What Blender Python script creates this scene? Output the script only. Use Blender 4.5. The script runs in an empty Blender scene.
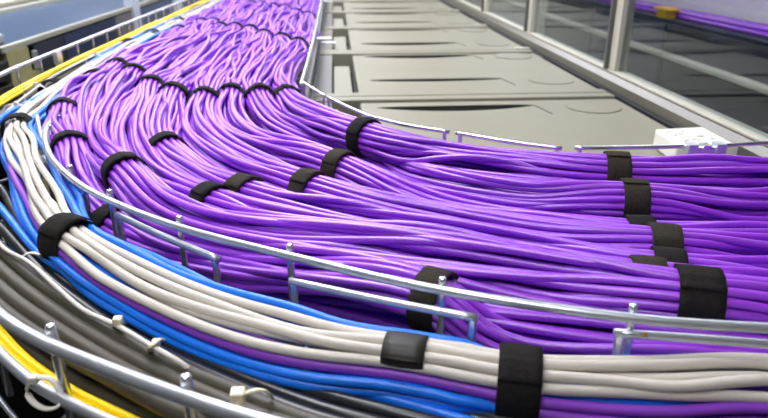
import bpy, bmesh, math, random
import numpy as np
from mathutils import Vector

random.seed(7)
rng = np.random.default_rng(11)
scn = bpy.context.scene
COL = scn.collection

# ------------------------------------------------------------------ camera
FPX = 640.0
PITCH = math.atan(267 / FPX)
YAW = math.atan(51 / math.hypot(FPX, 267))
CAMZ = 0.33
cd = bpy.data.cameras.new('camera')
cam = bpy.data.objects.new('camera', cd)
COL.objects.link(cam)
cam.location = (0, 0, CAMZ)
cam.rotation_euler = (math.pi / 2 - PITCH, 0, -YAW)
cd.sensor_width = 36.0
cd.lens = FPX / 768 * 36.0
cd.clip_start = 0.01
cd.clip_end = 60
cd.dof.use_dof = True
cd.dof.focus_distance = 0.62
cd.dof.aperture_fstop = 9.0
scn.camera = cam

# ------------------------------------------------------------------ world, lamps, exposure
w = bpy.data.worlds.new('world')
scn.world = w
w.use_nodes = True
bg = w.node_tree.nodes['Background']
bg.inputs[0].default_value = (0.9, 0.95, 1.0, 1)
bg.inputs[1].default_value = 0.25
scn.view_settings.view_transform = 'Standard'
scn.view_settings.look = 'None'
scn.view_settings.gamma = 1.0
scn.view_settings.use_curve_mapping = False
scn.view_settings.exposure = 0.0
LAMP_POWER = 12.5
CEIL = 1.45
LAMPS = [(-0.25, -0.25), (-0.25, 1.3), (-0.25, 2.9), (-0.25, 4.5), (-0.25, 6.1), (-1.7, 2.1), (-1.7, 3.7), (-1.7, 5.3), (1.15, 2.0), (1.15, 5.2)]  # nearest panel and the pair beyond the glass are added to brighten

# ------------------------------------------------------------------ pixel helpers (photo pixel + height -> place)
Fv = np.array([math.sin(YAW) * math.cos(PITCH), math.cos(YAW) * math.cos(PITCH), -math.sin(PITCH)])
Rv = np.array([math.cos(YAW), -math.sin(YAW), 0.0])
Uv = np.cross(Rv, Fv)


def at(x, y, z):
    d = Fv * FPX + Rv * (x - 384) - Uv * (y - 209)
    t = (z - CAMZ) / d[2]
    p = d * t
    return np.array([p[0], p[1], z])


# ------------------------------------------------------------------ materials
MATS = {}


def lin(c):
    return tuple(((v / 255) / 12.92 if v / 255 <= 0.04045 else ((v / 255 + 0.055) / 1.055) ** 2.4) for v in c)


def mat(name, rgb, rough=0.5, metal=0.0, spec=0.5, noise=0.0, nscale=40.0, bump=0.0, bscale=200.0, coat=0.0, emit=None,
        rand=0.0, ribs=None, prints=False):
    m = bpy.data.materials.new(name)
    m.use_nodes = True
    nt = m.node_tree
    b = nt.nodes['Principled BSDF']
    c = lin(rgb)
    b.inputs['Base Color'].default_value = (*c, 1)
    b.inputs['Roughness'].default_value = rough
    b.inputs['Metallic'].default_value = metal
    b.inputs['Specular IOR Level'].default_value = spec
    b.inputs['Coat Weight'].default_value = coat
    tc = nt.nodes.new('ShaderNodeTexCoord')
    col = None
    if noise > 0:
        n = nt.nodes.new('ShaderNodeTexNoise')
        n.inputs['Scale'].default_value = nscale
        n.inputs['Detail'].default_value = 5
        nt.links.new(tc.outputs['Object'], n.inputs['Vector'])
        r = nt.nodes.new('ShaderNodeValToRGB')
        r.color_ramp.elements[0].position = 0.3
        r.color_ramp.elements[1].position = 0.7
        r.color_ramp.elements[0].color = (*[v * (1 - noise) for v in c], 1)
        r.color_ramp.elements[1].color = (*[min(1, v * (1 + noise)) for v in c], 1)
        nt.links.new(n.outputs['Fac'], r.inputs['Fac'])
        col = r.outputs['Color']
    if rand > 0:
        oi = nt.nodes.new('ShaderNodeObjectInfo')
        mr = nt.nodes.new('ShaderNodeMapRange')
        mr.inputs['To Min'].default_value = 1 - rand
        mr.inputs['To Max'].default_value = 1 + rand
        nt.links.new(oi.outputs['Random'], mr.inputs['Value'])
        hs = nt.nodes.new('ShaderNodeHueSaturation')
        hs.inputs['Color'].default_value = (*c, 1)
        if col is not None:
            nt.links.new(col, hs.inputs['Color'])
        nt.links.new(mr.outputs['Result'], hs.inputs['Value'])
        col = hs.outputs['Color']
    if prints:
        # small printed legend running along the jacket (illegible at this size)
        uv = nt.nodes.new('ShaderNodeUVMap')
        sp = nt.nodes.new('ShaderNodeSeparateXYZ')
        nt.links.new(uv.outputs['UV'], sp.inputs[0])
        mp = nt.nodes.new('ShaderNodeMapping')
        mp.inputs['Scale'].default_value = (14, 420, 1)
        nt.links.new(uv.outputs['UV'], mp.inputs['Vector'])
        n2 = nt.nodes.new('ShaderNodeTexNoise')
        n2.inputs['Scale'].default_value = 1.0
        n2.inputs['Detail'].default_value = 1
        nt.links.new(mp.outputs['Vector'], n2.inputs['Vector'])
        g1 = nt.nodes.new('ShaderNodeMath'); g1.operation = 'GREATER_THAN'; g1.inputs[1].default_value = 0.52
        nt.links.new(n2.outputs['Fac'], g1.inputs[0])
        d1 = nt.nodes.new('ShaderNodeMath'); d1.operation = 'COMPARE'; d1.inputs[1].default_value = 0.25; d1.inputs[2].default_value = 0.06
        nt.links.new(sp.outputs[0], d1.inputs[0])
        mm = nt.nodes.new('ShaderNodeMath'); mm.operation = 'MULTIPLY'
        nt.links.new(g1.outputs[0], mm.inputs[0]); nt.links.new(d1.outputs[0], mm.inputs[1])
        sn = nt.nodes.new('ShaderNodeMath'); sn.operation = 'SINE'
        sm = nt.nodes.new('ShaderNodeMath'); sm.operation = 'MULTIPLY'; sm.inputs[1].default_value = 14.0
        nt.links.new(sp.outputs[1], sm.inputs[0]); nt.links.new(sm.outputs[0], sn.inputs[0])
        g2 = nt.nodes.new('ShaderNodeMath'); g2.operation = 'GREATER_THAN'; g2.inputs[1].default_value = 0.2
        nt.links.new(sn.outputs[0], g2.inputs[0])
        m3 = nt.nodes.new('ShaderNodeMath'); m3.operation = 'MULTIPLY'
        nt.links.new(mm.outputs[0], m3.inputs[0]); nt.links.new(g2.outputs[0], m3.inputs[1])
        mx = nt.nodes.new('ShaderNodeMix'); mx.data_type = 'RGBA'
        mx.inputs['A'].default_value = (*c, 1)
        if col is not None:
            nt.links.new(col, mx.inputs['A'])
        mx.inputs['B'].default_value = (0.09, 0.02, 0.22, 1)
        nt.links.new(m3.outputs[0], mx.inputs['Factor'])
        col = mx.outputs['Result']
    if col is not None:
        nt.links.new(col, b.inputs['Base Color'])
    bsock = None
    if ribs:
        uv = nt.nodes.new('ShaderNodeUVMap')
        wv = nt.nodes.new('ShaderNodeTexWave')
        wv.inputs['Scale'].default_value = ribs
        wv.inputs['Distortion'].default_value = 1.5
        wv.inputs['Detail'].default_value = 2
        wv.bands_direction = 'Y'
        nt.links.new(uv.outputs['UV'], wv.inputs['Vector'])
        bsock = wv.outputs['Fac']
    elif bump > 0:
        n = nt.nodes.new('ShaderNodeTexNoise')
        n.inputs['Scale'].default_value = bscale
        n.inputs['Detail'].default_value = 4
        nt.links.new(tc.outputs['Object'], n.inputs['Vector'])
        bsock = n.outputs['Fac']
    if bsock is not None:
        bn = nt.nodes.new('ShaderNodeBump')
        bn.inputs['Strength'].default_value = bump or 0.4
        bn.inputs['Distance'].default_value = 0.0012
        nt.links.new(bsock, bn.inputs['Height'])
        nt.links.new(bn.outputs['Normal'], b.inputs['Normal'])
    if emit:
        b.inputs['Emission Color'].default_value = (*lin(rgb), 1)
        b.inputs['Emission Strength'].default_value = emit
    MATS[name] = m
    return m


mat('purple', (154, 60, 216), 0.34, spec=1.0, rand=0.12)
mat('purple_print', (154, 60, 216), 0.34, spec=1.0, rand=0.12, prints=True)
mat('purple_deep', (142, 68, 200), 0.42, spec=0.4, rand=0.08)
mat('grey_cable', (214, 208, 196), 0.45, spec=0.4, rand=0.04)
mat('blue_cable', (20, 124, 244), 0.38, spec=0.5, rand=0.06)
mat('dark_cable', (72, 67, 56), 0.48, spec=0.4, rand=0.1, noise=0.08, nscale=30)
mat('black_cable', (32, 33, 36), 0.28, spec=0.5)
mat('yellow_cable', (250, 218, 0), 0.45, spec=0.4, rand=0.05)
mat('white_wire', (226, 220, 210), 0.45)
mat('nylon_white', (232, 228, 218), 0.4, spec=0.5)
mat('nylon_cream', (232, 224, 196), 0.4, spec=0.5)
mat('strap_black', (34, 32, 31), 0.9, spec=0.2, noise=0.25, nscale=300, bump=0.7, bscale=900)
mat('strap_ribbed', (74, 68, 54), 0.8, spec=0.25, noise=0.3, nscale=500, bump=1.0, ribs=6.0)
mat('tape_black', (44, 42, 38), 0.5, spec=0.4, bump=0.3, bscale=150)
mat('zinc', (228, 231, 234), 0.25, metal=0.85, noise=0.06, nscale=80)
mat('zinc_dull', (208, 213, 218), 0.34, metal=0.7, noise=0.08, nscale=60)
mat('cabinet', (142, 139, 122), 0.5, spec=0.4, noise=0.03, nscale=6, bump=0.04, bscale=250)
mat('cabinet_grey', (96, 96, 92), 0.45, spec=0.5)
mat('cabinet_side', (118, 116, 103), 0.5, spec=0.4)
mat('cabinet_body', (150, 148, 138), 0.5)
mat('hole_dark', (10, 10, 10), 0.9, spec=0.1)  # near-black painted in for the dark inside holes
mat('gap_shade', (24, 24, 24), 0.6)
mat('frame_cream', (196, 193, 178), 0.35, spec=0.5, noise=0.02, nscale=10)
mat('frame_reflect', (96, 94, 82), 0.3, spec=0.5)  # olive tone stands in for the cabinets reflected in the rail face
mat('box_white', (236, 234, 224), 0.45, spec=0.4)
mat('mark_grey', (176, 172, 156), 0.6)
mat('navy', (48, 58, 84), 0.35, spec=0.5, noise=0.05, nscale=4)
mat('navy_dark', (44, 48, 60), 0.4, spec=0.5, noise=0.05, nscale=4)
mat('panel_grey', (112, 112, 116), 0.4)
mat('top_reflect', (66, 90, 122), 0.25, spec=0.6, noise=0.05, nscale=3)  # blue stands in for a reflection on the glossy top
mat('olive', (150, 145, 104), 0.5, noise=0.08, nscale=20)
mat('pale_rim', (158, 158, 146), 0.35)
mat('pale_blue', (196, 204, 222), 0.5)
mat('slate', (86, 98, 126), 0.5)
mat('fin_black', (30, 32, 32), 0.5)
mat('floor', (58, 58, 62), 0.6, noise=0.1, nscale=8)
mat('wall', (120, 120, 120), 0.8)
mat('ceiling', (110, 110, 112), 0.9)
mat('lamp', (250, 250, 255), 0.5, emit=LAMP_POWER)
mat('lamp_frame', (220, 220, 220), 0.5)
mat('yellow_clip', (248, 196, 20), 0.5)
mat('rust', (176, 140, 96), 0.7)


def glass_mat():
    m = bpy.data.materials.new('glass')
    m.use_nodes = True
    nt = m.node_tree
    nt.nodes.clear()
    o = nt.nodes.new('ShaderNodeOutputMaterial')
    t = nt.nodes.new('ShaderNodeBsdfTransparent')
    t.inputs['Color'].default_value = (0.72, 0.75, 0.76, 1)
    g = nt.nodes.new('ShaderNodeBsdfGlossy')
    g.inputs['Roughness'].default_value = 0.03
    g.inputs['Color'].default_value = (0.95, 0.97, 1, 1)
    lw = nt.nodes.new('ShaderNodeLayerWeight')
    lw.inputs['Blend'].default_value = 0.5
    pw = nt.nodes.new('ShaderNodeMath'); pw.operation = 'POWER'; pw.inputs[1].default_value = 5.0
    nt.links.new(lw.outputs['Facing'], pw.inputs[0])
    fr = nt.nodes.new('ShaderNodeMath'); fr.operation = 'MULTIPLY_ADD'
    fr.inputs[1].default_value = 0.9; fr.inputs[2].default_value = 0.04
    nt.links.new(pw.outputs[0], fr.inputs[0])
    mx = nt.nodes.new('ShaderNodeMixShader')
    nt.links.new(fr.outputs[0], mx.inputs[0])
    nt.links.new(t.outputs[0], mx.inputs[1])
    nt.links.new(g.outputs[0], mx.inputs[2])
    nt.links.new(mx.outputs[0], o.inputs[0])
    MATS['glass'] = m


glass_mat()


# ------------------------------------------------------------------ object helpers
def link_mesh(name, me, m, parent=None, smooth=False):
    if isinstance(m, str):
        m = MATS[m]
    me.materials.append(m)
    if smooth:
        me.polygons.foreach_set('use_smooth', [True] * len(me.polygons))
    o = bpy.data.objects.new(name, me)
    COL.objects.link(o)
    if parent is not None:
        o.parent = parent
        o.matrix_parent_inverse = parent.matrix_basis.inverted()
    return o


def tag(o, label=None, cat=None, group=None, kind=None):
    if label:
        o['label'] = label
    if cat:
        o['category'] = cat
    if group:
        o['group'] = group
    if kind:
        o['kind'] = kind
    return o


def thing(name, loc, label=None, cat=None, group=None, kind=None):
    o = bpy.data.objects.new(name, None)
    o.empty_display_size = 0.05
    o.location = loc
    COL.objects.link(o)
    return tag(o, label, cat, group, kind)


def catmull(P, step):
    """Smooth curve through the points P, resampled every `step` metres."""
    P = [np.asarray(p, float) for p in P]
    P = [2 * P[0] - P[1]] + P + [2 * P[-1] - P[-2]]
    out = []
    for i in range(1, len(P) - 2):
        p0, p1, p2, p3 = P[i - 1:i + 3]
        t0 = 0
        t1 = t0 + max(1e-5, np.linalg.norm(p1 - p0)) ** 0.5
        t2 = t1 + max(1e-5, np.linalg.norm(p2 - p1)) ** 0.5
        t3 = t2 + max(1e-5, np.linalg.norm(p3 - p2)) ** 0.5
        for t in np.linspace(t1, t2, 40, endpoint=False):
            a1 = (t1 - t) / (t1 - t0) * p0 + (t - t0) / (t1 - t0) * p1
            a2 = (t2 - t) / (t2 - t1) * p1 + (t - t1) / (t2 - t1) * p2
            a3 = (t3 - t) / (t3 - t2) * p2 + (t - t2) / (t3 - t2) * p3
            b1 = (t2 - t) / (t2 - t0) * a1 + (t - t0) / (t2 - t0) * a2
            b2 = (t3 - t) / (t3 - t1) * a2 + (t - t1) / (t3 - t1) * a3
            out.append((t2 - t) / (t2 - t1) * b1 + (t - t1) / (t2 - t1) * b2)
    out.append(P[-2])
    out = np.array(out)
    L = np.concatenate([[0], np.cumsum(np.linalg.norm(np.diff(out, axis=0), axis=1))])
    n = max(2, int(L[-1] / step) + 1)
    s = np.linspace(0, L[-1], n)
    return np.stack([np.interp(s, L, out[:, k]) for k in range(3)], 1)


def frames(P):
    T = np.gradient(P, axis=0)
    T /= np.linalg.norm(T, axis=1, keepdims=True) + 1e-12
    up = np.array([0, 0, 1.0])
    if abs(T[len(T) // 2][2]) > 0.9:
        up = np.array([1.0, 0, 0])
    S = np.cross(T, up)
    S /= np.linalg.norm(S, axis=1, keepdims=True) + 1e-12   # right of travel
    N = np.cross(S, T)
    return T, S, N


def tube_mesh(name, P, r, sides=10, flat=1.0):
    P = np.asarray(P, float)
    T, S, N = frames(P)
    n = len(P)
    r = np.broadcast_to(np.asarray(r, float), (n,))
    a = np.arange(sides) * 2 * math.pi / sides
    V = P[:, None] + r[:, None, None] * (np.cos(a)[None, :, None] * S[:, None] + flat * np.sin(a)[None, :, None] * N[:, None])
    V = V.reshape(-1, 3)
    i = np.arange(n - 1)[:, None] * sides
    j = np.arange(sides)[None]
    k = (j + 1) % sides
    Q = np.stack([i + j, i + k, i + sides + k, i + sides + j], -1).reshape(-1, 4)[:, ::-1]
    faces = Q.tolist() + [list(range(sides)), list(range((n - 1) * sides, n * sides))[::-1]]
    me = bpy.data.meshes.new(name)
    me.from_pydata(V.tolist(), [], faces)
    L = np.concatenate([[0], np.cumsum(np.linalg.norm(np.diff(P, axis=0), axis=1))])
    uv = me.uv_layers.new(name='UVMap')
    qa = Q.reshape(-1)
    sl = (qa // sides)
    an = (qa % sides) / sides
    arr = np.zeros((len(me.loops), 2))
    arr[:len(qa), 0] = an
    arr[:len(qa), 1] = L[sl]
    uv.data.foreach_set('uv', arr.reshape(-1))
    return me


def tube(name, P, r, m, parent=None, sides=10):
    return link_mesh(name, tube_mesh(name, P, r, sides), m, parent, True)


def bm_box(bm, lo, hi):
    vs = [bm.verts.new((x, y, z)) for x in (lo[0], hi[0]) for y in (lo[1], hi[1]) for z in (lo[2], hi[2])]
    for f in ((0, 1, 3, 2), (4, 6, 7, 5), (0, 4, 5, 1), (2, 3, 7, 6), (0, 2, 6, 4), (1, 5, 7, 3)):
        bm.faces.new([vs[i] for i in f])


def bm_obj(name, bm, m, parent=None, bevel=0.0, smooth=False):
    if bevel > 0:
        bmesh.ops.bevel(bm, geom=bm.edges[:], offset=bevel, segments=2, affect='EDGES', profile=0.5)
    bmesh.ops.recalc_face_normals(bm, faces=bm.faces[:])
    me = bpy.data.meshes.new(name)
    bm.to_mesh(me)
    bm.free()
    return link_mesh(name, me, m, parent, smooth)


def box(name, lo, hi, m, parent=None, bevel=0.0):
    bm = bmesh.new()
    bm_box(bm, lo, hi)
    return bm_obj(name, bm, m, parent, bevel)


def prism(name, pts, z0, z1, m, parent=None, bevel=0.0):
    bm = bmesh.new()
    lo = [bm.verts.new((p[0], p[1], z0)) for p in pts]
    hi = [bm.verts.new((p[0], p[1], z1)) for p in pts]
    n = len(pts)
    bm.faces.new(lo[::-1])
    bm.faces.new(hi)
    for i in range(n):
        bm.faces.new((lo[i], lo[(i + 1) % n], hi[(i + 1) % n], hi[i]))
    return bm_obj(name, bm, m, parent, bevel)


def disc_pts(x, y, r, n=32):
    return [(x + r * math.cos(2 * math.pi * i / n), y + r * math.sin(2 * math.pi * i / n)) for i in range(n)]


# ------------------------------------------------------------------ the setting
FLOORZ = -2.0
tag(box('floor', (-4, -2.5, FLOORZ - 0.05), (4.5, 9, FLOORZ), 'floor'), 'dark floor far below the cable trays', 'floor', kind='structure')
tag(box('ceiling', (-4, -2.5, CEIL), (4.5, 9, CEIL + 0.05), 'ceiling'), 'pale ceiling with light panels', 'ceiling', kind='structure')
tag(box('wall_back', (-4, 9, FLOORZ), (4.5, 9.05, CEIL), 'wall'), 'pale wall at the far end', 'wall', kind='structure')
tag(box('wall_left', (-4.05, -2.5, FLOORZ), (-4, 9, CEIL), 'wall'), 'pale wall left of the racks', 'wall', kind='structure')
tag(box('wall_front', (-4, -2.55, FLOORZ), (4.5, -2.5, CEIL), 'wall'), 'pale wall behind the viewer', 'wall', kind='structure')
tag(box('wall_far_right', (4.5, -2.5, FLOORZ), (4.55, 9, CEIL), 'wall'), 'pale wall beyond the glass', 'wall', kind='structure')
for i, (lx, ly) in enumerate(LAMPS):
    t = thing('ceiling_light', (lx, ly, CEIL), 'unseen flat rectangular ceiling light panel', 'ceiling light', 'ceiling light panels')
    hw, hl = (0.15, 0.6) if ly < 0 else (0.3, 0.6)  # nearest panel narrowed to dim its added light
    bm = bmesh.new()
    bm_box(bm, (lx - hw - 0.03, ly - hl - 0.03, CEIL - 0.03), (lx + hw + 0.03, ly - hl, CEIL))
    bm_box(bm, (lx - hw - 0.03, ly + hl, CEIL - 0.03), (lx + hw + 0.03, ly + hl + 0.03, CEIL))
    bm_box(bm, (lx - hw - 0.03, ly - hl, CEIL - 0.03), (lx - hw, ly + hl, CEIL))
    bm_box(bm, (lx + hw, ly - hl, CEIL - 0.03), (lx + hw + 0.03, ly + hl, CEIL))
    bm_obj('frame', bm, 'lamp_frame', t)
    box('diffuser', (lx - hw, ly - hl, CEIL - 0.02), (lx + hw, ly + hl, CEIL), 'lamp', t)

# glass partition on the right
WX = 0.655
wr = thing('wall_right', (WX, 2, 0), 'glass partition with cream frame beside the cabinet tops', 'partition', kind='structure')
bm = bmesh.new()
prof = [(WX, 0.003), (WX, 0.022), (WX + 0.010, 0.034), (WX + 0.04, 0.035), (WX + 0.04, 0.003)]
a = [bm.verts.new((x, 0.78, z)) for x, z in prof]
b = [bm.verts.new((x, 8.0, z)) for x, z in prof]
for i in range(5):
    bm.faces.new((a[i], a[(i + 1) % 5], b[(i + 1) % 5], b[i]))
bm.faces.new(a[::-1]); bm.faces.new(b)
bm_obj('bottom_rail', bm, 'frame_reflect', wr)
box('rail_cap', (WX + 0.012, 0.78, 0.0345), (WX + 0.045, 8.0, 0.041), 'frame_cream', wr, 0.002)
box('gap_shade', (WX - 0.016, 0.78, 0.0), (WX, 8.0, 0.003), 'gap_shade', wr)  # flat black strip painting the shade in the gap beside the rail
MULL = [0.83, 1.53, 2.25, 2.95, 3.65, 4.35, 5.05, 5.75, 6.45, 7.15]
for y in MULL:
    o = box('mullion', (WX + 0.014, y - 0.018, 0.041), (WX + 0.044, y + 0.018, 1.2), 'frame_cream', wr, 0.002)
    box('glazing_strip', (WX + 0.004, y + 0.018, 0.041), (WX + 0.04, y + 0.026, 1.2), 'cabinet_grey', o)
ys = MULL + [8.0]
for y0, y1 in zip(ys[:-1], ys[1:]):
    box('glass_pane', (WX + 0.026, y0 + 0.018, 0.04), (WX + 0.030, y1 - 0.018, 1.2), 'glass', wr)
box('top_rail', (WX + 0.01, 0.78, 1.2), (WX + 0.048, 8.0, CEIL), 'frame_cream', wr)

# ------------------------------------------------------------------ cabinets below the tray
PIT = 0.645
SEAM0 = 1.445
X0, X1 = -0.065, 0.634


def louver_mesh(x0, x1, y0, dep, h):
    nx, ny = 28, 6
    V, Fc = [], []
    for lay in (0, -0.0012):
        for j in range(ny + 1):
            t = j / ny
            for i in range(nx + 1):
                u = i / nx * 2 - 1
                z = 0.0013 + h * max(0, 1 - u ** 8) * (1 - t) ** 1.6 + lay
                V.append((x0 + (x1 - x0) * i / nx, y0 + dep * t, z))
    W = nx + 1
    o = W * (ny + 1)
    for j in range(ny):
        for i in range(nx):
            q = j * W + i
            Fc.append((q, q + 1, q + W + 1, q + W))
            Fc.append((o + q + W, o + q + W + 1, o + q + 1, o + q))
    for i in range(nx):
        Fc.append((o + i, o + i + 1, i + 1, i))
    me = bpy.data.meshes.new('louver')
    me.from_pydata(V, [], Fc)
    return me


CAB_LABELS = {
    -3: 'beige cabinet nearest the viewer, hidden under the near tray end',
    -2: 'beige cabinet under the straight run of purple cables',
    -1: 'beige cabinet directly behind the near cable rail, under the white box',
    0: 'beige cabinet top, second from the white box',
    1: 'beige cabinet top, third from the white box',
    2: 'beige cabinet top, fourth from the white box',
    3: 'beige cabinet top, fifth from the white box',
    4: 'beige cabinet top, sixth from the white box',
    5: 'beige cabinet top, seventh from the white box',
    6: 'beige cabinet top, eighth from the white box',
    7: 'beige cabinet top at the far end of the row',
}
for k in range(-3, 8):
    ya, yb = SEAM0 + PIT * k, SEAM0 + PIT * (k + 1)
    t = thing('server_cabinet', ((X0 + X1) / 2, (ya + yb) / 2, FLOORZ), CAB_LABELS[k], 'cabinet', 'row of cabinets below the tray')
    g = 0.004
    box('body', (X0, ya + g, FLOORZ), (X1, yb - g, -0.06), 'cabinet_body', t)
    tp = box('top_panel', (0.05, ya + 0.042, -0.055), (X1, yb - 0.042, 0.0), 'cabinet', t, 0.003)
    for y0, y1 in ((ya + g, ya + 0.038), (yb - 0.038, yb - g)):
        box('edge_flange', (X0 + 0.004, y0, -0.05), (X1, y1, 0.006), 'cabinet', t, 0.0025)
    box('side_panel', (X0, ya + 0.04, -0.05), (-0.012, yb - 0.04, 0.002), 'cabinet_side' if k % 2 else 'cabinet_grey', t, 0.002)
    # recessed cable entry beside the tray
    box('entry_floor', (-0.010, ya + 0.04, -0.059), (0.048, yb - 0.04, -0.052), 'hole_dark', t)
    bp = box('entry_cover', (-0.008, ya + 0.045, -0.02), (0.038, yb - 0.16, -0.012), 'cabinet', t, 0.002)
    if k == -1:
        sl = (yb - 0.095, )
    else:
        sl = (yb - 0.445, yb - 0.07)
    for ysl in sl:
        lv = link_mesh('louver', louver_mesh(0.085, 0.43, ysl, 0.10 if ysl < yb - 0.2 else 0.028, 0.0022), 'cabinet', t, True)
        bow = 0.034 if ysl == sl[-1] else 0.016
        if k % 2 == 1 and k > 0:
            bow = 0.050 - bow
        lens = [(0.09, ysl + 0.012), (0.09, ysl)] + [(0.09 + 0.335 * q / 14, ysl - bow * (1 - (q / 7 - 1) ** 2) - 0.001) for q in range(1, 14)] + [(0.425, ysl), (0.425, ysl + 0.012)]
        prism('opening_dark', lens, -0.0002, 0.0006, 'hole_dark', lv)  # flat near-black slab painting the dark of the slot
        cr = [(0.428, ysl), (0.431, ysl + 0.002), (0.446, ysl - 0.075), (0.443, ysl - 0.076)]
        prism('crease_shade', cr, 0.0, 0.0012, 'cabinet_grey', lv)  # raised grey bar painting the shade of the slanting crease
        ring = prism('knockout_disc', disc_pts(0.552, ysl - 0.02, 0.058), 0.0, 0.0016, 'cabinet', t)
        # grey arc painting the shade along the knock-out's near edge
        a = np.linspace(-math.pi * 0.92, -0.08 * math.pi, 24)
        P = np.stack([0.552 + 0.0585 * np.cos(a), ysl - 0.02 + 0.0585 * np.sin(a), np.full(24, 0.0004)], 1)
        tube('groove_shade', P, 0.0012, 'cabinet_grey', ring, 6)
    # clip between cabinet flange and glass rail
    if k >= 1:
        box('tie_plate', (0.585, ya + 0.004, 0.006), (0.634, ya + 0.03, 0.010), 'frame_cream', t, 0.001)

# white printed box on the cabinet
bpts = [at(656, 129, 0.034)[:2], at(686, 146, 0.034)[:2], at(790, 144, 0.034)[:2], at(737, 124, 0.034)[:2]]
c0 = sum(bpts) / 4
wb = thing('junction_box', (c0[0], c0[1], 0), 'white plastic box with faint moulded marks behind the cable rail', 'box')
bx0, bx1, by0, by1 = 0.542, 0.73, 0.935, 1.035
# the partition runs behind it, so it stops short of the frame
bx1 = 0.632
prism('body', [(0.536, 0.94), (0.63, 0.925), (0.633, 1.04), (0.542, 1.03)], 0.002, 0.034, 'box_white', wb, 0.004)
prism('foot', [(0.55, 0.945), (0.62, 0.94), (0.62, 1.02), (0.55, 1.02)], 0.0, 0.003, 'box_white', wb)
for i in range(13):
    mx_, my_ = random.uniform(0.55, 0.615), random.uniform(0.95, 1.02)
    prism('mark', [(mx_, my_), (mx_ + random.uniform(0.004, 0.012), my_), (mx_ + 0.006, my_ + 0.004), (mx_ + 0.001, my_ + 0.003)], 0.0338, 0.0345, 'mark_grey', wb)

# ------------------------------------------------------------------ trays
ZR = 0.11


def path_px(pts, z=ZR):
    return [at(x, y, z) for x, y in pts]


A_pts = [(-0.492, 5.5, 0.082), (-0.49, 3.4, 0.082), (-0.489, 2.38, 0.082), (-0.47, 1.706, 0.082), (-0.46, 1.346, 0.084), (-0.405, 0.955, 0.098)] + path_px([(46, 130), (50, 155), (75, 181), (104, 198), (175, 226), (285, 255), (440, 290), (630, 318), (768, 328)]) + [(0.45, 0.292, ZR), (0.75, 0.283, ZR), (1.2, 0.283, ZR)]
A = catmull(A_pts, 0.005)
B_pts1 = [(-0.05, 5.5, ZR), (-0.052, 3.4, ZR), (-0.053, 2.4, ZR), (-0.055, 1.5, ZR), (-0.06, 1.075, ZR)]
B1 = catmull(B_pts1, 0.02)
C_pts = [(-0.612, 5.5, ZR), (-0.612, 3.0, ZR), (-0.612, 2.2, ZR), (-0.608, 1.6, ZR), (-0.602, 1.2, ZR), (-0.57, 0.98, ZR), (-0.47, 0.70, ZR), (-0.34, 0.505, ZR)] + path_px([(0, 315), (35, 338), (100, 366), (172, 393), (250, 418)]) + [(0.06, 0.215, ZR), (0.25, 0.165, ZR), (0.5, 0.142, ZR), (1.2, 0.135, ZR)]
Cc = catmull(C_pts, 0.012)

RW = 0.0026
tray = thing('cable_tray', (-0.2, 1.2, 0), 'zinc wire basket tray holding the purple cable bundles', 'cable tray')
outer = thing('cable_tray', (-0.5, 1.0, 0), 'zinc wire basket tray holding the grey, blue, black and yellow cables', 'cable tray')


def arclen(P):
    return np.concatenate([[0], np.cumsum(np.linalg.norm(np.diff(P, axis=0), axis=1))])


def nearest(P, q):
    return int(np.argmin(np.linalg.norm(P[:, :2] - np.asarray(q)[:2], axis=1)))


def post(parent, p, z0, z1, side=(0, 0), m='zinc', r=0.0023):
    x, y = p[0] + side[0], p[1] + side[1]
    n = 8
    zs = [z0, z1 - 0.0015, z1 - 0.0004, z1]
    P = np.array([(x, y, z) for z in zs])
    me = tube_mesh('post', P, [r, r, r * 0.85, r * 0.45], 10)
    return link_mesh('post', me, m, parent, True)


# fence between purple cables and mixed bundle
tube('rail', A, 0.0034, 'zinc_dull', tray, 12)
for (px, py) in [(66, 172), (104, 198), (175, 226), (286, 255), (438, 290), (630, 318)]:
    i = nearest(A, at(px, py, ZR))
    T = A[i + 1] - A[i - 1]
    T /= np.linalg.norm(T)
    inn = np.array([-T[1], T[0]]) * 0.006
    post(tray, A[i], 0.012, ZR + 0.007, inn, r=0.003)
LA = arclen(A)
s0 = LA[nearest(A, (-0.371, 0.817))]
for s in np.arange(s0 - 0.02, 0.1, -0.085):
    i = int(np.searchsorted(LA, s))
    post(tray, A[i], 0.012, A[i][2] + 0.004, (0.0045, 0))
for x in (0.33, 0.47, 0.61, 0.75, 0.9, 1.05):
    i = nearest(A, (x, 0.29))
    post(tray, A[i], 0.012, ZR + 0.006, (0, 0.0045))

# inner fence B, straight far part: top and lower wires with rungs
tube('rail', B1, 0.0034, 'zinc_dull', tray, 10)
lowB = B1.copy(); lowB[:, 2] = 0.068
tube('rail', lowB, 0.0030, 'zinc_dull', tray, 8)
for y in np.arange(1.09, 4.6, 0.06):
    post(tray, (-0.055 + 0.0015 * (y - 1), y), 0.012, ZR + 0.003, (-0.0045, 0), r=0.002)


def segment(parent, pts, r, m='zinc', endposts=True, z0=0.012, over=0.006, drop=True):
    P = catmull(pts, 0.01)
    tube('rail', P, r, m, parent, 10)
    if endposts:
        for q, d in ((P[0], P[1] - P[0]), (P[-1], P[-2] - P[-1])):
            d = d / np.linalg.norm(d)
            p = q + d * over
            post(parent, p, z0, p[2] + 0.001, (0, 0), 'zinc', r * 0.95)
    return P


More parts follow.
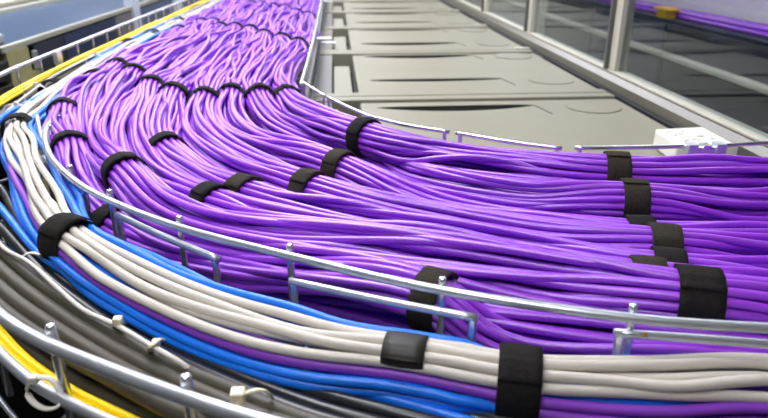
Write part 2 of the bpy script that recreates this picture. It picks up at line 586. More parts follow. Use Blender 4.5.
segment(tray, path_px([(303, 82), (312, 88), (325, 96)]), RW)
segment(tray, path_px([(327, 97), (350, 108), (371, 117)]), RW)
segment(tray, path_px([(372, 117), (405, 125), (449, 132)]), RW)
segment(tray, path_px([(456, 133), (510, 142), (562, 148.5)]), RW)
segment(tray, path_px([(575, 148), (630, 147.5), (693, 146)]), RW)
segment(tray, path_px([(718, 146), (768, 143)]) + [(0.8, 0.70, ZR), (1.2, 0.70, ZR)], RW)
# splice clip in the gap of the back rail
pc = at(705, 147, ZR)
cl = box('splice_clip', (pc[0] - 0.021, pc[1] - 0.004, ZR - 0.012), (pc[0] + 0.021, pc[1] + 0.004, ZR + 0.001), 'zinc', tray, 0.002)
for dx in (-0.017, 0.017):
    box('clip_jaw', (pc[0] + dx - 0.006, pc[1] - 0.007, ZR - 0.008), (pc[0] + dx + 0.006, pc[1] + 0.007, ZR + 0.005), 'zinc_dull', cl, 0.0015)
box('clip_bolt', (pc[0] - 0.005, pc[1] - 0.006, ZR - 0.003), (pc[0] + 0.005, pc[1] + 0.006, ZR + 0.004), 'zinc', cl, 0.001)
# small bracket plate holding the far fence
box('bracket', (-0.053, 1.785, 0.085), (-0.012, 1.815, 0.089), 'zinc_dull', tray, 0.001)
box('bracket', (-0.053, 2.985, 0.085), (-0.012, 3.015, 0.089), 'zinc_dull', tray, 0.001)

# outer tray: short upper wires next to fence A
ZS = 0.098
seg_px = [[(37, 116), (39, 127), (43, 140)], [(44, 157), (62, 173), (86, 192)], [(117, 215), (165, 237), (218, 259)], [(290, 281), (380, 300), (478, 318.5)], [(614, 333), (690, 338), (768, 344)]]
for q in seg_px:
    P = path_px(q, ZS)
    if q[-1][0] == 768:
        P = P + [(0.45, 0.277, ZS), (0.6, 0.272, ZS)]
    PP = segment(outer, P, 0.0031, 'zinc_dull', over=0.0035)
bm = bmesh.new()
pr_ = at(648, 335.5, ZS + 0.0025)
tube('rust_spot', np.array([at(640, 334.6, ZS + 0.0006), at(647, 335.2, ZS + 0.0006)]), 0.0022, 'rust', outer, 8)
bm.free()
# outermost fence C
tube('rail', Cc, 0.0042, 'zinc_dull', outer, 12)
Cl = Cc.copy(); Cl[:, 2] = 0.070
tube('rail', Cl, 0.0038, 'zinc_dull', outer, 12)
LC = arclen(Cc)
near_posts = [nearest(Cc, at(37, 339, ZR)), nearest(Cc, at(172, 393, ZR))]
ds = abs(LC[near_posts[1]] - LC[near_posts[0]])
for i in near_posts:
    T = Cc[i + 1] - Cc[i - 1]; T /= np.linalg.norm(T)
    post(outer, Cc[i], 0.012, ZR + 0.008, np.array([-T[1], T[0]]) * 0.0072, r=0.0032)
for s in list(np.arange(LC[near_posts[0]] - ds, 0.6, -0.105)) + list(np.arange(LC[near_posts[1]] + ds, LC[-1] - 0.1, ds)):
    i = int(np.searchsorted(LC, s))
    T = Cc[i + 1] - Cc[i - 1]; T /= np.linalg.norm(T)
    post(outer, Cc[i], 0.012, ZR + 0.003, np.array([-T[1], T[0]]) * 0.0066, r=0.0026)
# hook bracket on the far outer rail
hp = at(55, 54, ZR)
hb = box('hook_bracket', (hp[0] - 0.002, hp[1] - 0.012, ZR - 0.022), (hp[0] + 0.010, hp[1] + 0.012, ZR + 0.007), 'zinc_dull', outer, 0.003)
box('hook_arm', (hp[0] - 0.001, hp[1] - 0.006, 0.03), (hp[0] + 0.006, hp[1] + 0.006, ZR - 0.022), 'zinc_dull', hb, 0.002)

# floor wires
full_B = catmull(B_pts1 + path_px([(325, 96), (372, 117), (449, 132), (562, 148.5), (693, 146)]) + [(0.8, 0.70, ZR), (1.2, 0.70, ZR)], 0.012)


def at_frac(P, f):
    L = arclen(P)
    return np.array([np.interp(f * L[-1], L, P[:, k]) for k in range(3)])


NF = 46
for j in range(NF + 1):
    f = j / NF
    a_, b_, c_ = at_frac(A, f), at_frac(full_B, f), at_frac(Cc, f)
    for p, q, par in ((a_, b_, tray), (c_, a_, outer)):
        p = p.copy(); q = q.copy(); p[2] = q[2] = 0.0125
        tube('floor_wire', np.array([p, (p + q) / 2, q]), 0.0022, 'zinc_dull', par, 6)
fr = np.linspace(0, 1, 160)
for wgt in (0.0, 0.2, 0.4, 0.6, 0.8, 1.0):
    P = np.array([at_frac(A, f) * (1 - wgt) + at_frac(full_B, f) * wgt for f in fr]); P[:, 2] = 0.0085
    tube('floor_wire', P, 0.0022, 'zinc_dull', tray, 6)
for wgt in (0.0, 0.5, 0.93):
    P = np.array([at_frac(Cc, f) * (1 - wgt) + at_frac(A, f) * wgt for f in fr]); P[:, 2] = 0.0085
    tube('floor_wire', P, 0.0022, 'zinc_dull', outer, 6)
# strut channels carrying the trays
for y, xa, xb in ((1.30, -0.66, 0.0), (2.30, -0.66, 0.0), (3.4, -0.66, 0.0), (4.5, -0.66, 0.0)):
    st = thing('strut_channel', (xa, y, 0), 'grey steel channel under the trays, %s from the bend' % {1.30: 'first', 2.30: 'second', 3.4: 'third', 4.5: 'fourth'}[y], 'bracket', 'steel channels under the trays')
    bm = bmesh.new()
    bm_box(bm, (xa, y - 0.02, -0.002), (xb, y + 0.02, 0.0))
    bm_box(bm, (xa, y - 0.02, -0.035), (-0.07, y - 0.017, -0.002))
    bm_box(bm, (xa, y + 0.017, -0.035), (-0.07, y + 0.02, -0.002))
    bm_box(bm, (xa, y - 0.02, 0.0), (xb, y + 0.02, 0.006))
    bm_obj('channel', bm, 'zinc_dull', st)

# ------------------------------------------------------------------ straps
def strap_mesh(r, width, flap0, flap1, sq=1.0, drop=0.0, seed=0):
    rg = random.Random(seed)
    n, mW = 36, 4
    th = 0.0014
    V, Fc, UV = [], [], []
    wob = [rg.uniform(-0.0005, 0.0005) for _ in range(n)]

    def ring(r_in, r_out, a0, a1, cnt, closed):
        base = len(V)
        m_ = cnt if closed else cnt + 1
        for i in range(m_):
            a = a0 + (a1 - a0) * i / cnt
            for rr in (r_in, r_out):
                for k in range(mW + 1):
                    u = k / mW - 0.5
                    edge = 0.0004 * (abs(u) * 2) ** 4
                    q = rr + wob[int(i * n / cnt) % n] - edge * (1 if rr == r_out else 0)
                    V.append((q * math.cos(a), width * u, q * math.sin(a) * sq))
        row = 2 * (mW + 1)
        for i in range(cnt):
            p, q = base + i * row, base + ((i + 1) % m_) * row
            W = mW + 1
            for k in range(mW):
                Fc.append((p + W + k, p + W + k + 1, q + W + k + 1, q + W + k))
                Fc.append((q + k, q + k + 1, p + k + 1, p + k))
            Fc.append((p, p + W, q + W, q))
            Fc.append((p + mW, q + mW, q + W + mW, p + W + mW))
        if not closed:
            for e in (base, base + cnt * row):
                for k in range(mW):
                    Fc.append((e + k, e + k + 1, e + mW + 2 + k, e + mW + 1 + k))
    ring(r, r + th, 0, 2 * math.pi, n, True)
    ring(r + th, r + 2.0 * th, flap0, flap1, 18, False)
    me = bpy.data.meshes.new('strap')
    me.from_pydata(V, [], Fc)
    bm = bmesh.new(); bm.from_mesh(me); bmesh.ops.recalc_face_normals(bm, faces=bm.faces[:]); bm.to_mesh(me); bm.free()
    uv = me.uv_layers.new(name='UVMap')
    for l in me.loops:
        v = me.vertices[l.vertex_index].co
        uv.data[l.index].uv = (math.atan2(v.z, v.x) / 6.283, v.y / 0.018)
    return me


def put_strap(parent, c, T, r, width, m, sq=1.0, tilt=0.0, seed=0, name='strap', flap=None):
    rg = random.Random(seed)
    f0 = rg.uniform(0.2, 1.4) if flap is None else flap
    me = strap_mesh(r, width, f0, f0 + rg.uniform(1.2, 2.2), sq, seed=seed)
    T = np.array([T[0], T[1], 0.0]); T /= np.linalg.norm(T)
    S = np.cross(T, [0, 0, 1])
    ct, s_ = math.cos(tilt), math.sin(tilt)
    T2 = T * ct + S * s_
    S2 = S * ct - T * s_
    co = np.array([v.co for v in me.vertices])
    W = co[:, :1] * S2 + co[:, 1:2] * T2 + co[:, 2:3] * np.array([0, 0, 1]) + c
    me.vertices.foreach_set('co', W.reshape(-1))
    me.update()
    return link_mesh(name, me, m, parent, True)


# ------------------------------------------------------------------ purple bundles
CD = 0.0036          # cable radius
HEX = [(0.0, 0.0)]
for rr, cnt in ((0.0062, 5), (0.0127, 10), (0.0192, 16)):
    for k in range(cnt):
        a = 2 * math.pi * k / cnt + 30 * rr
        HEX.append((rr * math.cos(a), rr * math.sin(a)))
RB = 0.0192 + CD
HEXU = [h for h in HEX if h[1] > -0.0075]


def smooth_noise(n_s, s, knot, r):
    k = int(s[-1] / knot) + 4
    v = r.normal(0, 1, (k,))
    x = s / knot + r.uniform(0, 1)
    i = x.astype(int)
    f = x - i
    f = f * f * (3 - 2 * f)
    return v[i] * (1 - f) + v[i + 1] * f


def top(px, py, z, r=RB):
    p = at(px, py, z)
    return np.array([p[0], p[1], z - r])


RIGHT = [(0.651, 0.116), (0.598, 0.103), (0.543, 0.084), (0.498, 0.096), (0.456, 0.091), (0.419, 0.098), (0.380, 0.111), (0.370, 0.088), (0.343, 0.076)]
FARX = [-0.088, -0.131, -0.175, -0.219, -0.263, -0.307, -0.351, -0.395, -0.440]
FARZ = [0.118, 0.124, 0.128, 0.130, 0.132, 0.130, 0.128, 0.122, 0.112]
MID = [
    [top(285, 86, 0.117), top(370, 122, 0.124)],
    [top(258, 85, 0.122), (-0.085, 0.93, 0.078), top(362, 142, 0.088)],
    [top(230, 85, 0.122), (-0.135, 0.86, 0.088), top(335, 151, 0.106)],
    [top(203, 87, 0.124), (-0.172, 0.82, 0.092), top(302, 171, 0.106)],
    [top(172, 82, 0.128), top(165, 134, 0.112), top(245, 179, 0.102)],
    [top(150, 76, 0.128), (-0.25, 0.79, 0.088), top(210, 187, 0.102)],
    [top(133, 64, 0.128), (-0.315, 0.86, 0.088), top(120, 153, 0.118), (-0.135, 0.565, 0.082)],
    [(-0.418, 1.25, 0.10), (-0.362, 0.95, 0.085), (-0.272, 0.735, 0.07), (-0.158, 0.575, 0.064), (0.01, 0.475, 0.064)],
    [top(100, 67, 0.112), top(63, 99, 0.112), top(69, 136, 0.108), (-0.235, 0.625, 0.055), (-0.1, 0.515, 0.06), top(428, 276, 0.100) + np.array([0, 0.006, 0])],
]
STRAPS = [  # plan position is found from the photo pixel; ('far', y) uses the straight part
    [(620, 164, .12), (370, 124, .12), (285, 88, .115), ('far', 1.58), ('far', 2.2), ('far', 2.95)],
    [(650, 194, .11), (362, 146, .088), (258, 87, .12), ('far', 1.63), ('far', 2.25), ('far', 3.0)],
    [(643, 219, .088), (335, 153, .106), (230, 87, .12), ('far', 1.66), ('far', 2.35), ('far', 3.1)],
    [(667, 236, .10), (302, 173, .106), (203, 89, .122), ('far', 1.74), ('far', 2.4), ('far', 3.05)],
    [(676, 255, .10), (245, 181, .102), (165, 136, .112), (172, 84, .126), ('far', 1.78), ('far', 2.45), ('far', 3.15)],
    [(655, 265, .11), (210, 189, .102), (150, 78, .126), ('far', 1.8), ('far', 2.5), ('far', 3.1)],
    [(716, 279, .12), (120, 156, .118), (133, 66, .126), ('far', 1.95), ('far', 2.6), ('far', 3.2)],
    [('right', 0.34), ('far', 1.27), ('far', 2.0), ('far', 2.7)],
    [('right', 0.32), (428, 279, .10), (-0.235, 0.625), (69, 140, .10), (63, 101, .112), ('far', 1.22), ('far', 1.9), ('far', 2.65)],
]
BL = [
    'purple cable bundle innermost in the tray, nearest the beige cabinets',
    'purple cable bundle second from the back rail of the tray',
    'purple cable bundle third from the back rail, low between its neighbours',
    'purple cable bundle fourth from the back rail of the tray',
    'purple cable bundle in the middle of the tray, fifth from the back rail',
    'purple cable bundle sixth from the back rail, under a short dark strap at the right',
    'purple cable bundle seventh from the back rail, with the large black strap at the right',
    'purple cable bundle second from the near fence rail, sunk below its neighbour',
    'purple cable bundle lowest and outermost, right behind the near fence rail',
]
RIBBED = {(0, 0), (1, 0), (3, 0), (5, 0), (1, 1), (2, 1), (3, 1), (4, 1), (8, 1)}
PATHS = []
for b in range(9):
    yR, zR = RIGHT[b]
    pts = [(FARX[b], 5.2, FARZ[b] - RB), (FARX[b], 3.4, FARZ[b] - RB), (FARX[b], 2.4, FARZ[b] - RB), (FARX[b] - 0.003, 1.62, FARZ[b] - RB)]
    pts += list(MID[b])
    pts += [np.array([0.12, [0.726, 0.678, 0.618, 0.572, 0.53, 0.49, 0.455, 0.424, 0.392][b], zR - RB - 0.004 + (0.003 if b == 0 else 0)])]
    pts += [(0.28, yR, zR - RB), (0.5, yR - 0.022, zR - RB - 0.004), (0.8, yR - 0.03, zR - RB - 0.006), (1.15, yR - 0.03, zR - RB - 0.006)]
    P = catmull(pts, 0.016)
    s = arclen(P)
    T, S, N = frames(P)
    tS = []
    for e in STRAPS[b]:
        if e[0] == 'far':
            i = int(np.argmin(np.abs(P[:, 1] - e[1])))
        elif e[0] == 'right':
            i = int(np.argmin(np.abs(P[:, 0] - e[1]) + (P[:, 1] > 0.8)))
        elif len(e) == 2:
            i = nearest(P, e)
        else:
            i = nearest(P, at(*e))
        tS.append(i)
    loose = np.ones(len(P))
    for i in tS:
        d = np.clip((np.abs(s - s[i]) - 0.012) / 0.10, 0, 1)
        loose = np.minimum(loose, d * d * (3 - 2 * d))
    farw = np.clip((P[:, 1] - 0.9) / 0.5, 0, 1)
    t = thing('cable_bundle', (P[nearest(P, (0.28, yR))][0], yR, 0.013), BL[b], 'cable bundle', 'purple cable bundles in the tray')
    tw = smooth_noise(0, s, 0.5, rng) * 0.25
    PATHS.append(P)
    for c, (hx, hz) in enumerate(HEX if b < 2 else HEXU):
        amp = (0.0042 + 0.0022 * farw) * loose * (1.0 if c % 5 else 1.7)
        ox = smooth_noise(0, s, 0.16, rng) * amp
        oz = smooth_noise(0, s, 0.16, rng) * amp * 0.8
        ex = 1 + 0.15 * loose + 0.12 * loose * farw
        ez = 1 + 0.05 * loose
        ang = tw * loose
        x_ = (hx * np.cos(ang) - hz * np.sin(ang)) * ex + ox
        z_ = (hx * np.sin(ang) + hz * np.cos(ang)) * ez + oz - 0.003 * loose
        Q = P + S * x_[:, None] + np.array([0, 0, 1.0]) * z_[:, None]
        tube('cable', Q, CD, 'purple_print' if (c % 8 == 1) else 'purple', t, 9)
    for j, i in enumerate(tS):
        rib = (b, j) in RIBBED
        o = put_strap(t, P[i], T[i], RB + 0.0006, 0.030 if (b, j) == (6, 0) else (0.025 if j == 0 else 0.021), 'strap_ribbed' if rib else 'strap_black', 1.0, random.uniform(-0.12, 0.12), b * 20 + j)

# two lower bundles on the tray floor that show through the gaps above them
for (b0, b1, wgt, zc, lab) in ((0, 1, 0.55, 0.045, 'purple cable bundle on the tray floor beneath the two bundles nearest the cabinets'), (7, 8, 0.5, 0.038, 'purple cable bundle on the tray floor beneath the two bundles nearest the fence rail')):
    P = np.array([at_frac(PATHS[b0], f) * (1 - wgt) + at_frac(PATHS[b1], f) * wgt for f in np.linspace(0.0, 1.0, 300)])
    P[:, 2] = zc
    s = arclen(P)
    T, S, N = frames(P)
    t = thing('cable_bundle', tuple(P[200]), lab, 'cable bundle', 'purple cable bundles in the tray')
    for c, (hx, hz) in enumerate([h for h in HEX if h[1] > -0.001]):
        ox = smooth_noise(0, s, 0.15, rng) * 0.004
        oz = smooth_noise(0, s, 0.15, rng) * 0.002
        Q = P + S * (hx * 1.3 + ox)[:, None] + np.array([0, 0, 1.0]) * (hz + oz)[:, None]
        tube('cable', Q, CD, 'purple', t, 9)

# ------------------------------------------------------------------ mixed grey / blue / purple bundle
ZD = 0.088
Dp = [(-0.535, 5.2, 0.07), (-0.532, 3.2, 0.07), (-0.528, 2.2, 0.072), (-0.515, 1.5, 0.078), (-0.482, 1.1, 0.082), (-0.445, 0.90, 0.084)]
Dp += [at(28, 160, 0.088), at(46, 205, 0.088), at(78, 248, 0.088), at(200, 314, 0.082), at(310, 349, 0.08), at(400, 362, 0.078), at(525, 382, 0.076), at(640, 386, 0.075), at(768, 385, 0.074)]
Dp += [(0.42, 0.243, 0.07), (0.7, 0.232, 0.07), (1.15, 0.23, 0.07)]
D = catmull(Dp, 0.012)
sD = arclen(D)
T, S, N = frames(D)      # S points to the right of travel = outward (towards camera is -S? travel is far->near->right)
mixed = thing('cable_bundle', (0.1, 0.3, 0.02), 'mixed bundle of pale grey, blue and purple cables in front of the near fence rail', 'cable bundle')
iS = [nearest(D, (-0.450, 0.92)), nearest(D, at(62, 238, 0.095)), nearest(D, at(400, 362, 0.078)), nearest(D, at(524, 385, 0.076)), nearest(D, (-0.53, 2.3))]
looseD = np.ones(len(D))
for i in iS:
    d = np.clip((np.abs(sD - sD[i]) - 0.012) / 0.09, 0, 1)
    looseD = np.minimum(looseD, d * d * (3 - 2 * d))
RG = 0.0037
# (outward offset, height, colour)
# (outward offset, height, colour, the same two after the tape where the order shifts)
SEC = [(-0.0165, 0.0105, 'blue_cable', -0.0150, -0.0040), (-0.0215, 0.0050, 'blue_cable', -0.0100, -0.0090),
       (-0.0085, 0.0118, 'grey_cable', -0.0075, 0.0120), (-0.0010, 0.0142, 'grey_cable', 0.0000, 0.0142), (0.0064, 0.0118, 'grey_cable', 0.0070, 0.0110), (0.0015, 0.0070, 'grey_cable', 0.0010, 0.0060), (0.0110, 0.0066, 'grey_cable', 0.0120, 0.0052), (-0.0055, 0.0050, 'grey_cable', -0.0060, 0.0040),
       (0.0070, 0.0005, 'blue_cable', 0.0090, -0.0020), (0.0128, -0.0005, 'purple_deep', 0.0160, -0.0025), (0.0090, -0.0060, 'purple_deep', 0.0190, -0.0090), (0.0020, -0.0070, 'purple_deep', 0.0195, -0.0160),
       (0.0175, -0.0060, 'blue_cable', 0.0100, -0.0150), (0.0165, -0.0130, 'blue_cable', 0.0030, -0.0150), (-0.0040, -0.0090, 'purple_deep', -0.0040, -0.0090)]
wt = np.clip((D[:, 0] - 0.06) / 0.08, 0, 1) * (D[:, 1] < 0.6)
wt = wt * wt * (3 - 2 * wt)
for (o_, h_, m_, o2, h2) in SEC:
    amp = (0.0038 if m_ == 'grey_cable' else 0.0026) * looseD
    ox = smooth_noise(0, sD, 0.12, rng) * amp
    oz = smooth_noise(0, sD, 0.12, rng) * amp * 0.5
    ex = 1 + 0.22 * looseD
    oo, hh = o_ + (o2 - o_) * wt, h_ + (h2 - h_) * wt
    Q = D + S * (oo * ex + ox)[:, None] + np.array([0, 0, 1.0]) * (hh * (1 + 0.05 * looseD) + oz)[:, None]
    o = tube('cable', Q, RG, m_, mixed, 10)
    o['label'] = {'blue_cable': 'bright blue cable', 'grey_cable': 'pale grey cable', 'purple_deep': 'purple cable'}[m_]
for j, i in enumerate(iS):
    if j == 2:
        continue
    put_strap(mixed, D[i], T[i], 0.0212, 0.026, 'strap_black', 0.98, -0.3 if j == 1 else 0.05, 400 + j, flap=0.6)
# black tape round the grey cables only
i = iS[2]
put_strap(mixed, D[i] + np.array([0, 0, 0.0088]) + S[i] * 0.001, T[i], 0.0124, 0.027, 'tape_black', 0.72, 0.0, 77, 'tape', flap=0.3)

# two loose blue cables that swing wide round the bend
for off, lab in ((0.0, 'loose blue cable swinging wide at the left edge of the bend'), (0.013, 'loose blue cable running beneath the other loose one, close to the black power cables')):
    pts = [(-0.553 - off, 5.2, 0.075), (-0.55 - off, 2.6, 0.078), (-0.54 - off, 1.7, 0.088), at(40, 96, 0.092) - np.array([off, 0, off]), at(0, 119, 0.092) - np.array([off, 0, off]), (-0.42 - off, 0.74, 0.085 - off),
           at(12, 222, 0.076) - np.array([off * 0.4, off * 0.4, off]), at(50, 262, 0.074) - np.array([off * 0.4, off * 0.5, off * 0.8]), at(110, 296, 0.070) - np.array([0, off * 0.8, off * 0.5]), at(200, 343, 0.066) - np.array([0, off * 0.7, off * 0.5]),
           at(300, 375, 0.064) - np.array([0, off * 0.6, off * 0.5]), at(420, 407, 0.062) - np.array([0, off * 0.6, off * 0.5]), (0.16, 0.268 - off * 0.5, 0.055), (0.4, 0.222 - off * 0.5, 0.045), (1.15, 0.21 - off * 0.5, 0.045)]
    o = tube('network_cable', catmull(pts, 0.012), 0.0037, 'blue_cable', None, 10)
    tag(o, lab, 'cable', 'loose blue cables')

# ------------------------------------------------------------------ dark power cables
E_spec = [  # near pixels, z, radius, material, far x, bend point, label
    ([(0, 186), (30, 236), (100, 288), (200, 345), (300, 384), (400, 411)], 0.066, 0.0050, 'black_cable', -0.548, (-0.425, 0.76), 'glossy black power cable lying against the blue cables'),
    ([(0, 206), (36, 256), (110, 308), (200, 357), (290, 394), (350, 413)], 0.068, 0.0050, 'black_cable', -0.556, (-0.438, 0.75), 'glossy black power cable second from the blue cables'),
    ([(0, 224), (50, 276), (130, 333), (210, 372), (290, 405), (330, 418)], 0.070, 0.0052, 'black_cable', -0.564, (-0.450, 0.74), 'glossy black power cable beneath the thin white wire'),
    ([(0, 246), (60, 295), (150, 352), (235, 388), (310, 418)], 0.076, 0.0062, 'dark_cable', -0.560, (-0.462, 0.735), 'thick dark grey power cable right under the thin white wire'),
    ([(0, 266), (60, 312), (140, 360), (220, 397), (275, 418)], 0.076, 0.0062, 'dark_cable', -0.572, (-0.474, 0.73), 'thick dark grey power cable second from the thin white wire'),
    ([(0, 285), (55, 325), (130, 370), (200, 402), (240, 418)], 0.074, 0.0062, 'dark_cable', -0.582, (-0.486, 0.725), 'thick dark grey power cable third from the thin white wire'),
    ([(0, 303), (50, 338), (120, 378), (190, 412)], 0.070, 0.0062, 'dark_cable', -0.590, (-0.497, 0.72), 'thick dark grey power cable just inside the near outer rail'),
    ([(0, 322), (50, 362), (110, 394), (160, 416)], 0.052, 0.0060, 'dark_cable', -0.595, (-0.505, 0.715), 'lowest dark grey power cable beside the yellow cables'),
]
for n_, (px, z, r, m_, fx, bend, lab) in enumerate(E_spec):
    near = [at(x, y, z) - np.array([0, 0, r * 0.6]) for x, y in px]
    e = near[-1]
    pts = [(fx, 5.2, z), (fx, 2.6, z), (fx, 1.7, z), (fx + 0.012, 1.2, z), (fx + 0.03, 1.02, z), (bend[0], bend[1], z)] + near
    pts += [(e[0] + 0.12, e[1] - 0.038, z - 0.01), (0.45, 0.225 - 0.009 * n_, z - 0.02), (1.15, 0.215 - 0.009 * n_, z - 0.02)]
    o = tube('power_cable', catmull(pts, 0.014), r, m_, None, 12)
    tag(o, lab, 'cable', 'dark power cables in the outer tray')
# thin white wire lying on top
ww = [(-0.55, 5.2, 0.09), (-0.552, 2.6, 0.09), (-0.55, 1.7, 0.092), (-0.535, 1.2, 0.092), (-0.445, 0.78, 0.088)] + [at(0, 244, 0.081), at(30, 263, 0.083), at(60, 290, 0.084), at(84, 310, 0.083), at(118, 326, 0.084), at(150, 345, 0.087), at(178, 361, 0.083), at(205, 379, 0.068)] + [(0.02, 0.318, 0.06), (0.4, 0.21, 0.05), (1.15, 0.2, 0.05)]
tag(tube('wire', catmull(ww, 0.008), 0.0018, 'white_wire', None, 8), 'thin white wire lying over the dark power cables', 'wire')

# ------------------------------------------------------------------ yellow fibre cables
for k in range(5):
    o1, oz = [(0, 0), (0.0048, 0.0008), (0.0096, 0.0), (0.0024, 0.0042), (0.0072, 0.0042)][k]
    near = [at(0, 352, 0.058), at(45, 389, 0.054), at(100, 420, 0.052)]
    near = [p + np.array([o1 * 0.6, o1 * 0.75, oz]) for p in near]
    pts = [(-0.575 + o1, 5.2, 0.092 + oz), (-0.572 + o1, 3.0, 0.092 + oz), (-0.57 + o1, 2.0, 0.092 + oz), (-0.568 + o1, 1.5, 0.092 + oz), (-0.562 + o1, 1.2, 0.090 + oz), (-0.545 + o1, 1.0, 0.085 + oz), (-0.475 + o1, 0.745, 0.075 + oz), (-0.365 + o1 * .8, 0.553 + o1 * .5, 0.066 + oz)] + near
    pts += [(-0.05, 0.272 + o1, 0.052 + oz), (0.2, 0.19 + o1, 0.05 + oz), (0.5, 0.158 + o1, 0.05 + oz), (1.15, 0.152 + o1, 0.05 + oz)]
    P = catmull(pts, 0.012)
    s = arclen(P)
    P[:, 0] += smooth_noise(0, s, 0.2, rng) * 0.0012
    P[:, 2] += smooth_noise(0, s, 0.2, rng) * 0.001
    tag(tube('fibre_cable', P, 0.0029, 'yellow_cable', None, 10), 'slim yellow fibre cable in the flat yellow run along the outer rail', 'cable', 'yellow fibre cables along the outer rail')


# ------------------------------------------------------------------ cable ties
def cable_tie(path, m, label, head_at, head=0.0035, r=0.0015, tail=None):
    t = thing('cable_tie', tuple(path[0]), label, 'cable tie')
    P = catmull(path, 0.003)
    band = link_mesh('band', tube_mesh('band', P, 0.0021, 8, 0.45), m, t, True)
    h = np.asarray(head_at)
    box('head', tuple(h - head), tuple(h + head), m, t, 0.0012)
    if tail:
        link_mesh('tail', tube_mesh('tail', catmull(tail, 0.003), 0.0017, 8, 0.5), m, t, True)
    return t


# arc over the black cables at the left
cable_tie([at(20, 262, 0.070), at(23, 256, 0.080), at(30, 253, 0.082), at(38, 254, 0.082), at(43, 259, 0.074)], 'nylon_white', 'white cable tie arched over the glossy black cables', at(20, 262, 0.074), 0.0025)
# fasteners holding the thin wire
cable_tie([at(116, 326, 0.066), at(116, 322, 0.086), at(119, 320, 0.088), at(124, 324, 0.076)], 'nylon_cream', 'small white tie fixing the thin wire near the blue cables', at(118, 321, 0.087), 0.0032)
cable_tie([at(150, 352, 0.076), at(152, 345, 0.090), at(158, 340, 0.090), at(163, 340, 0.080)], 'nylon_cream', 'small white tie across the thin wire, lower of the two', at(156, 343, 0.088), 0.0026)
# cream tie with upright head
cable_tie([at(236, 420, 0.075), at(237, 408, 0.084), at(238, 398, 0.088), at(246, 393, 0.088)], 'nylon_cream', 'cream cable tie with curled tail round the dark power cables', at(238, 396, 0.088), 0.0042, tail=[at(241, 395, 0.089), at(255, 390, 0.092), at(266, 391, 0.088), at(272, 398, 0.080)])
# ring tie round the yellow cables and lower outer rail
ring = [at(30, 382, 0.075), at(27, 392, 0.066), at(33, 402, 0.062), at(48, 409, 0.064), at(60, 404, 0.07), at(58, 386, 0.075), at(48, 378, 0.080), at(38, 377, 0.08), at(30, 382, 0.075)]
cable_tie(ring, 'nylon_white', 'white tie looped round the yellow cables and the lower outer rail', at(34, 379, 0.079), 0.0028)
# far ties over yellow run
for (px, py, lab) in ((95, 57, 'white tie round the far yellow run, nearer the rack corner'), (16, 108, 'white tie round the cables at the left picture edge'), (35, 88, 'white tie round the grey cables ahead of the loose blue one'), (160, 22, 'white tie on the farthest stretch of the yellow run')):
    p = at(px, py, 0.10)
    cable_tie([p + np.array([-0.022, 0, -0.03]), p + np.array([-0.016, 0, 0.002]), p + np.array([0, 0, 0.006]), p + np.array([0.016, 0, 0.0]), p + np.array([0.022, 0, -0.03])], 'nylon_white', lab, p + np.array([0.002, 0, 0.007]), 0.003)
# black straps on the grey/yellow run, far left
for (px, py, lab) in ((52, 81, 'black strap over the far grey cables at the left'), (128, 40, 'black strap round the yellow run behind the bend'), (152, 30, 'black strap round the yellow run farther along')):
    p = at(px, py, 0.095)
    t = thing('cable_strap', tuple(p), lab, 'strap', 'black straps on the outer tray')
    put_strap(t, p + np.array([0, 0, -0.016]), np.array([0, 1, 0]), 0.022, 0.03, 'strap_black', 0.8, 0.0, int(px), 'band')

# ------------------------------------------------------------------ left rack row
LX = -0.85
rk = thing('equipment_rack', (-1.05, 3, FLOORZ), 'rack row with glossy top coloured as a blue-grey reflection and navy side panels left of the trays', 'rack')
box('top', (-1.245, 1.30, 0.070), (LX - 0.012, 7.5, 0.080), 'top_reflect', rk)
box('rim', (LX - 0.012, 1.72, 0.066), (LX + 0.003, 7.5, 0.083), 'pale_rim', rk, 0.003)
box('rim', (-1.275, 1.30, 0.062), (-1.245, 7.5, 0.096), 'pale_rim', rk, 0.004)
for y0, y1, m_ in ((1.91, 2.125, 'navy_dark'), (2.13, 2.64, 'navy'), (2.645, 2.87, 'panel_grey'), (2.96, 3.6, 'slate'), (3.8, 4.5, 'slate'), (4.6, 5.4, 'navy'), (5.5, 7.4, 'panel_grey')):
    box('side_panel', (LX - 0.03, y0, FLOORZ), (LX, y1, 0.062), m_, rk, 0.002)
for y0, y1 in ((2.872, 2.958), (3.61, 3.79)):
    box('pillar', (LX - 0.03, y0, FLOORZ), (LX + 0.01, y1, 0.4), 'pale_blue', rk, 0.003)
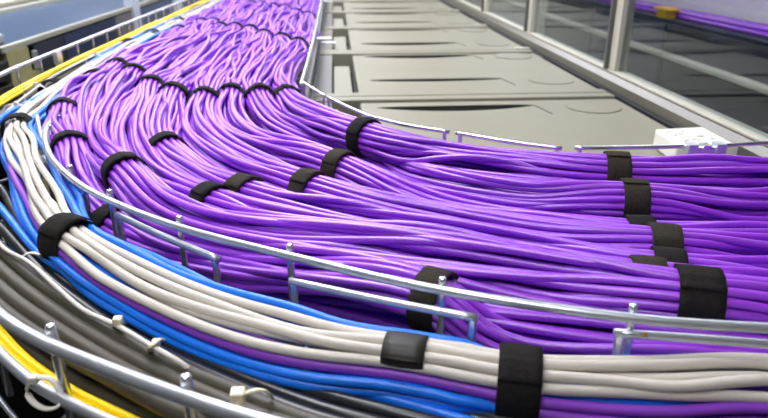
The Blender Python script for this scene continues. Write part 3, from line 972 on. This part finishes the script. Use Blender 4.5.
# olive corner post with notch
bm = bmesh.new()
bm_box(bm, (LX - 0.03, 1.735, FLOORZ), (LX + 0.006, 1.86, 0.066))
bm_box(bm, (LX - 0.03, 1.86, FLOORZ), (LX + 0.006, 1.905, -0.005))
bm_obj('corner_post', bm, 'olive', rk)
box('latch', (LX + 0.0, 1.885, 0.0), (LX + 0.012, 1.9, 0.05), 'zinc_dull', rk, 0.002)
for k in range(7):
    z = 0.05 - k * 0.03
    box('vent_fin', (LX - 0.03, 1.30, z - 0.016), (LX + 0.01, 1.73, z), 'fin_black', rk, 0.002)
box('vent_back', (LX - 0.06, 1.30, FLOORZ), (LX - 0.032, 1.73, 0.06), 'hole_dark', rk)
box('knob', (LX - 0.02, 1.66, 0.09), (LX + 0.02, 1.72, 0.12), 'zinc_dull', rk, 0.008)
box('body', (-1.24, 1.30, FLOORZ), (-0.915, 7.5, 0.069), 'cabinet_body', rk)
hk = thing('equipment_rack', (-1.7, 3, FLOORZ), 'beige rack row behind the blue-grey top at the far left', 'rack')
box('body', (-2.2, 1.0, FLOORZ), (-1.30, 7.5, 0.10), 'cabinet_body', hk)
box('top_panel', (-2.2, 1.0, 0.10), (-1.30, 7.5, 0.112), 'frame_cream', hk, 0.003)

# ------------------------------------------------------------------ rack row beyond the glass
OX = 1.55
orow = thing('equipment_rack', (1.9, 2, FLOORZ), 'dark navy rack row seen through the glass partition', 'rack')
for k in range(9):
    y0 = -0.6 + 0.9 * k
    box('front_panel', (OX, y0 + 0.01, FLOORZ), (2.2, y0 + 0.89, -0.02), 'frame_cream' if y0 > 4 else ('navy_dark' if k % 2 else 'navy'), orow, 0.004)
box('top', (OX, -0.6, -0.02), (2.2, 7.5, -0.004), 'navy_dark', orow)
box('ledge', (OX - 0.05, -0.6, -0.165), (OX, 7.5, -0.145), 'frame_cream', orow, 0.004)
prp = thing('cable_bundle', (1.75, 2, 0), 'purple cable run on the dark racks beyond the glass', 'cable bundle')
for k in range(14):
    x = 1.62 + 0.018 * (k % 9) + 0.009 * (k // 9)
    z = 0.005 + 0.016 * (k // 9)
    P = catmull([(x, y, z) for y in np.arange(-0.6, 7.6, 0.8)], 0.1)
    P[:, 0] += rng.normal(0, 0.004, len(P))
    tube('cable', P, 0.009, 'purple', prp, 8)
bk = box('rack_cover', (1.80, -0.6, -0.004), (2.2, 7.5, 0.34), 'box_white')
tag(bk, 'pale grey long cover behind the purple cables beyond the glass', 'cover')
yc = thing('cable_clip', (1.58, 3.07, 0), 'small yellow clip on the rack beyond the glass', 'clip')
box('body', (1.55, 3.02, -0.004), (1.60, 3.12, 0.045), 'yellow_clip', yc, 0.004)
box('jaw', (1.54, 3.0, 0.03), (1.61, 3.14, 0.042), 'yellow_clip', yc, 0.003)
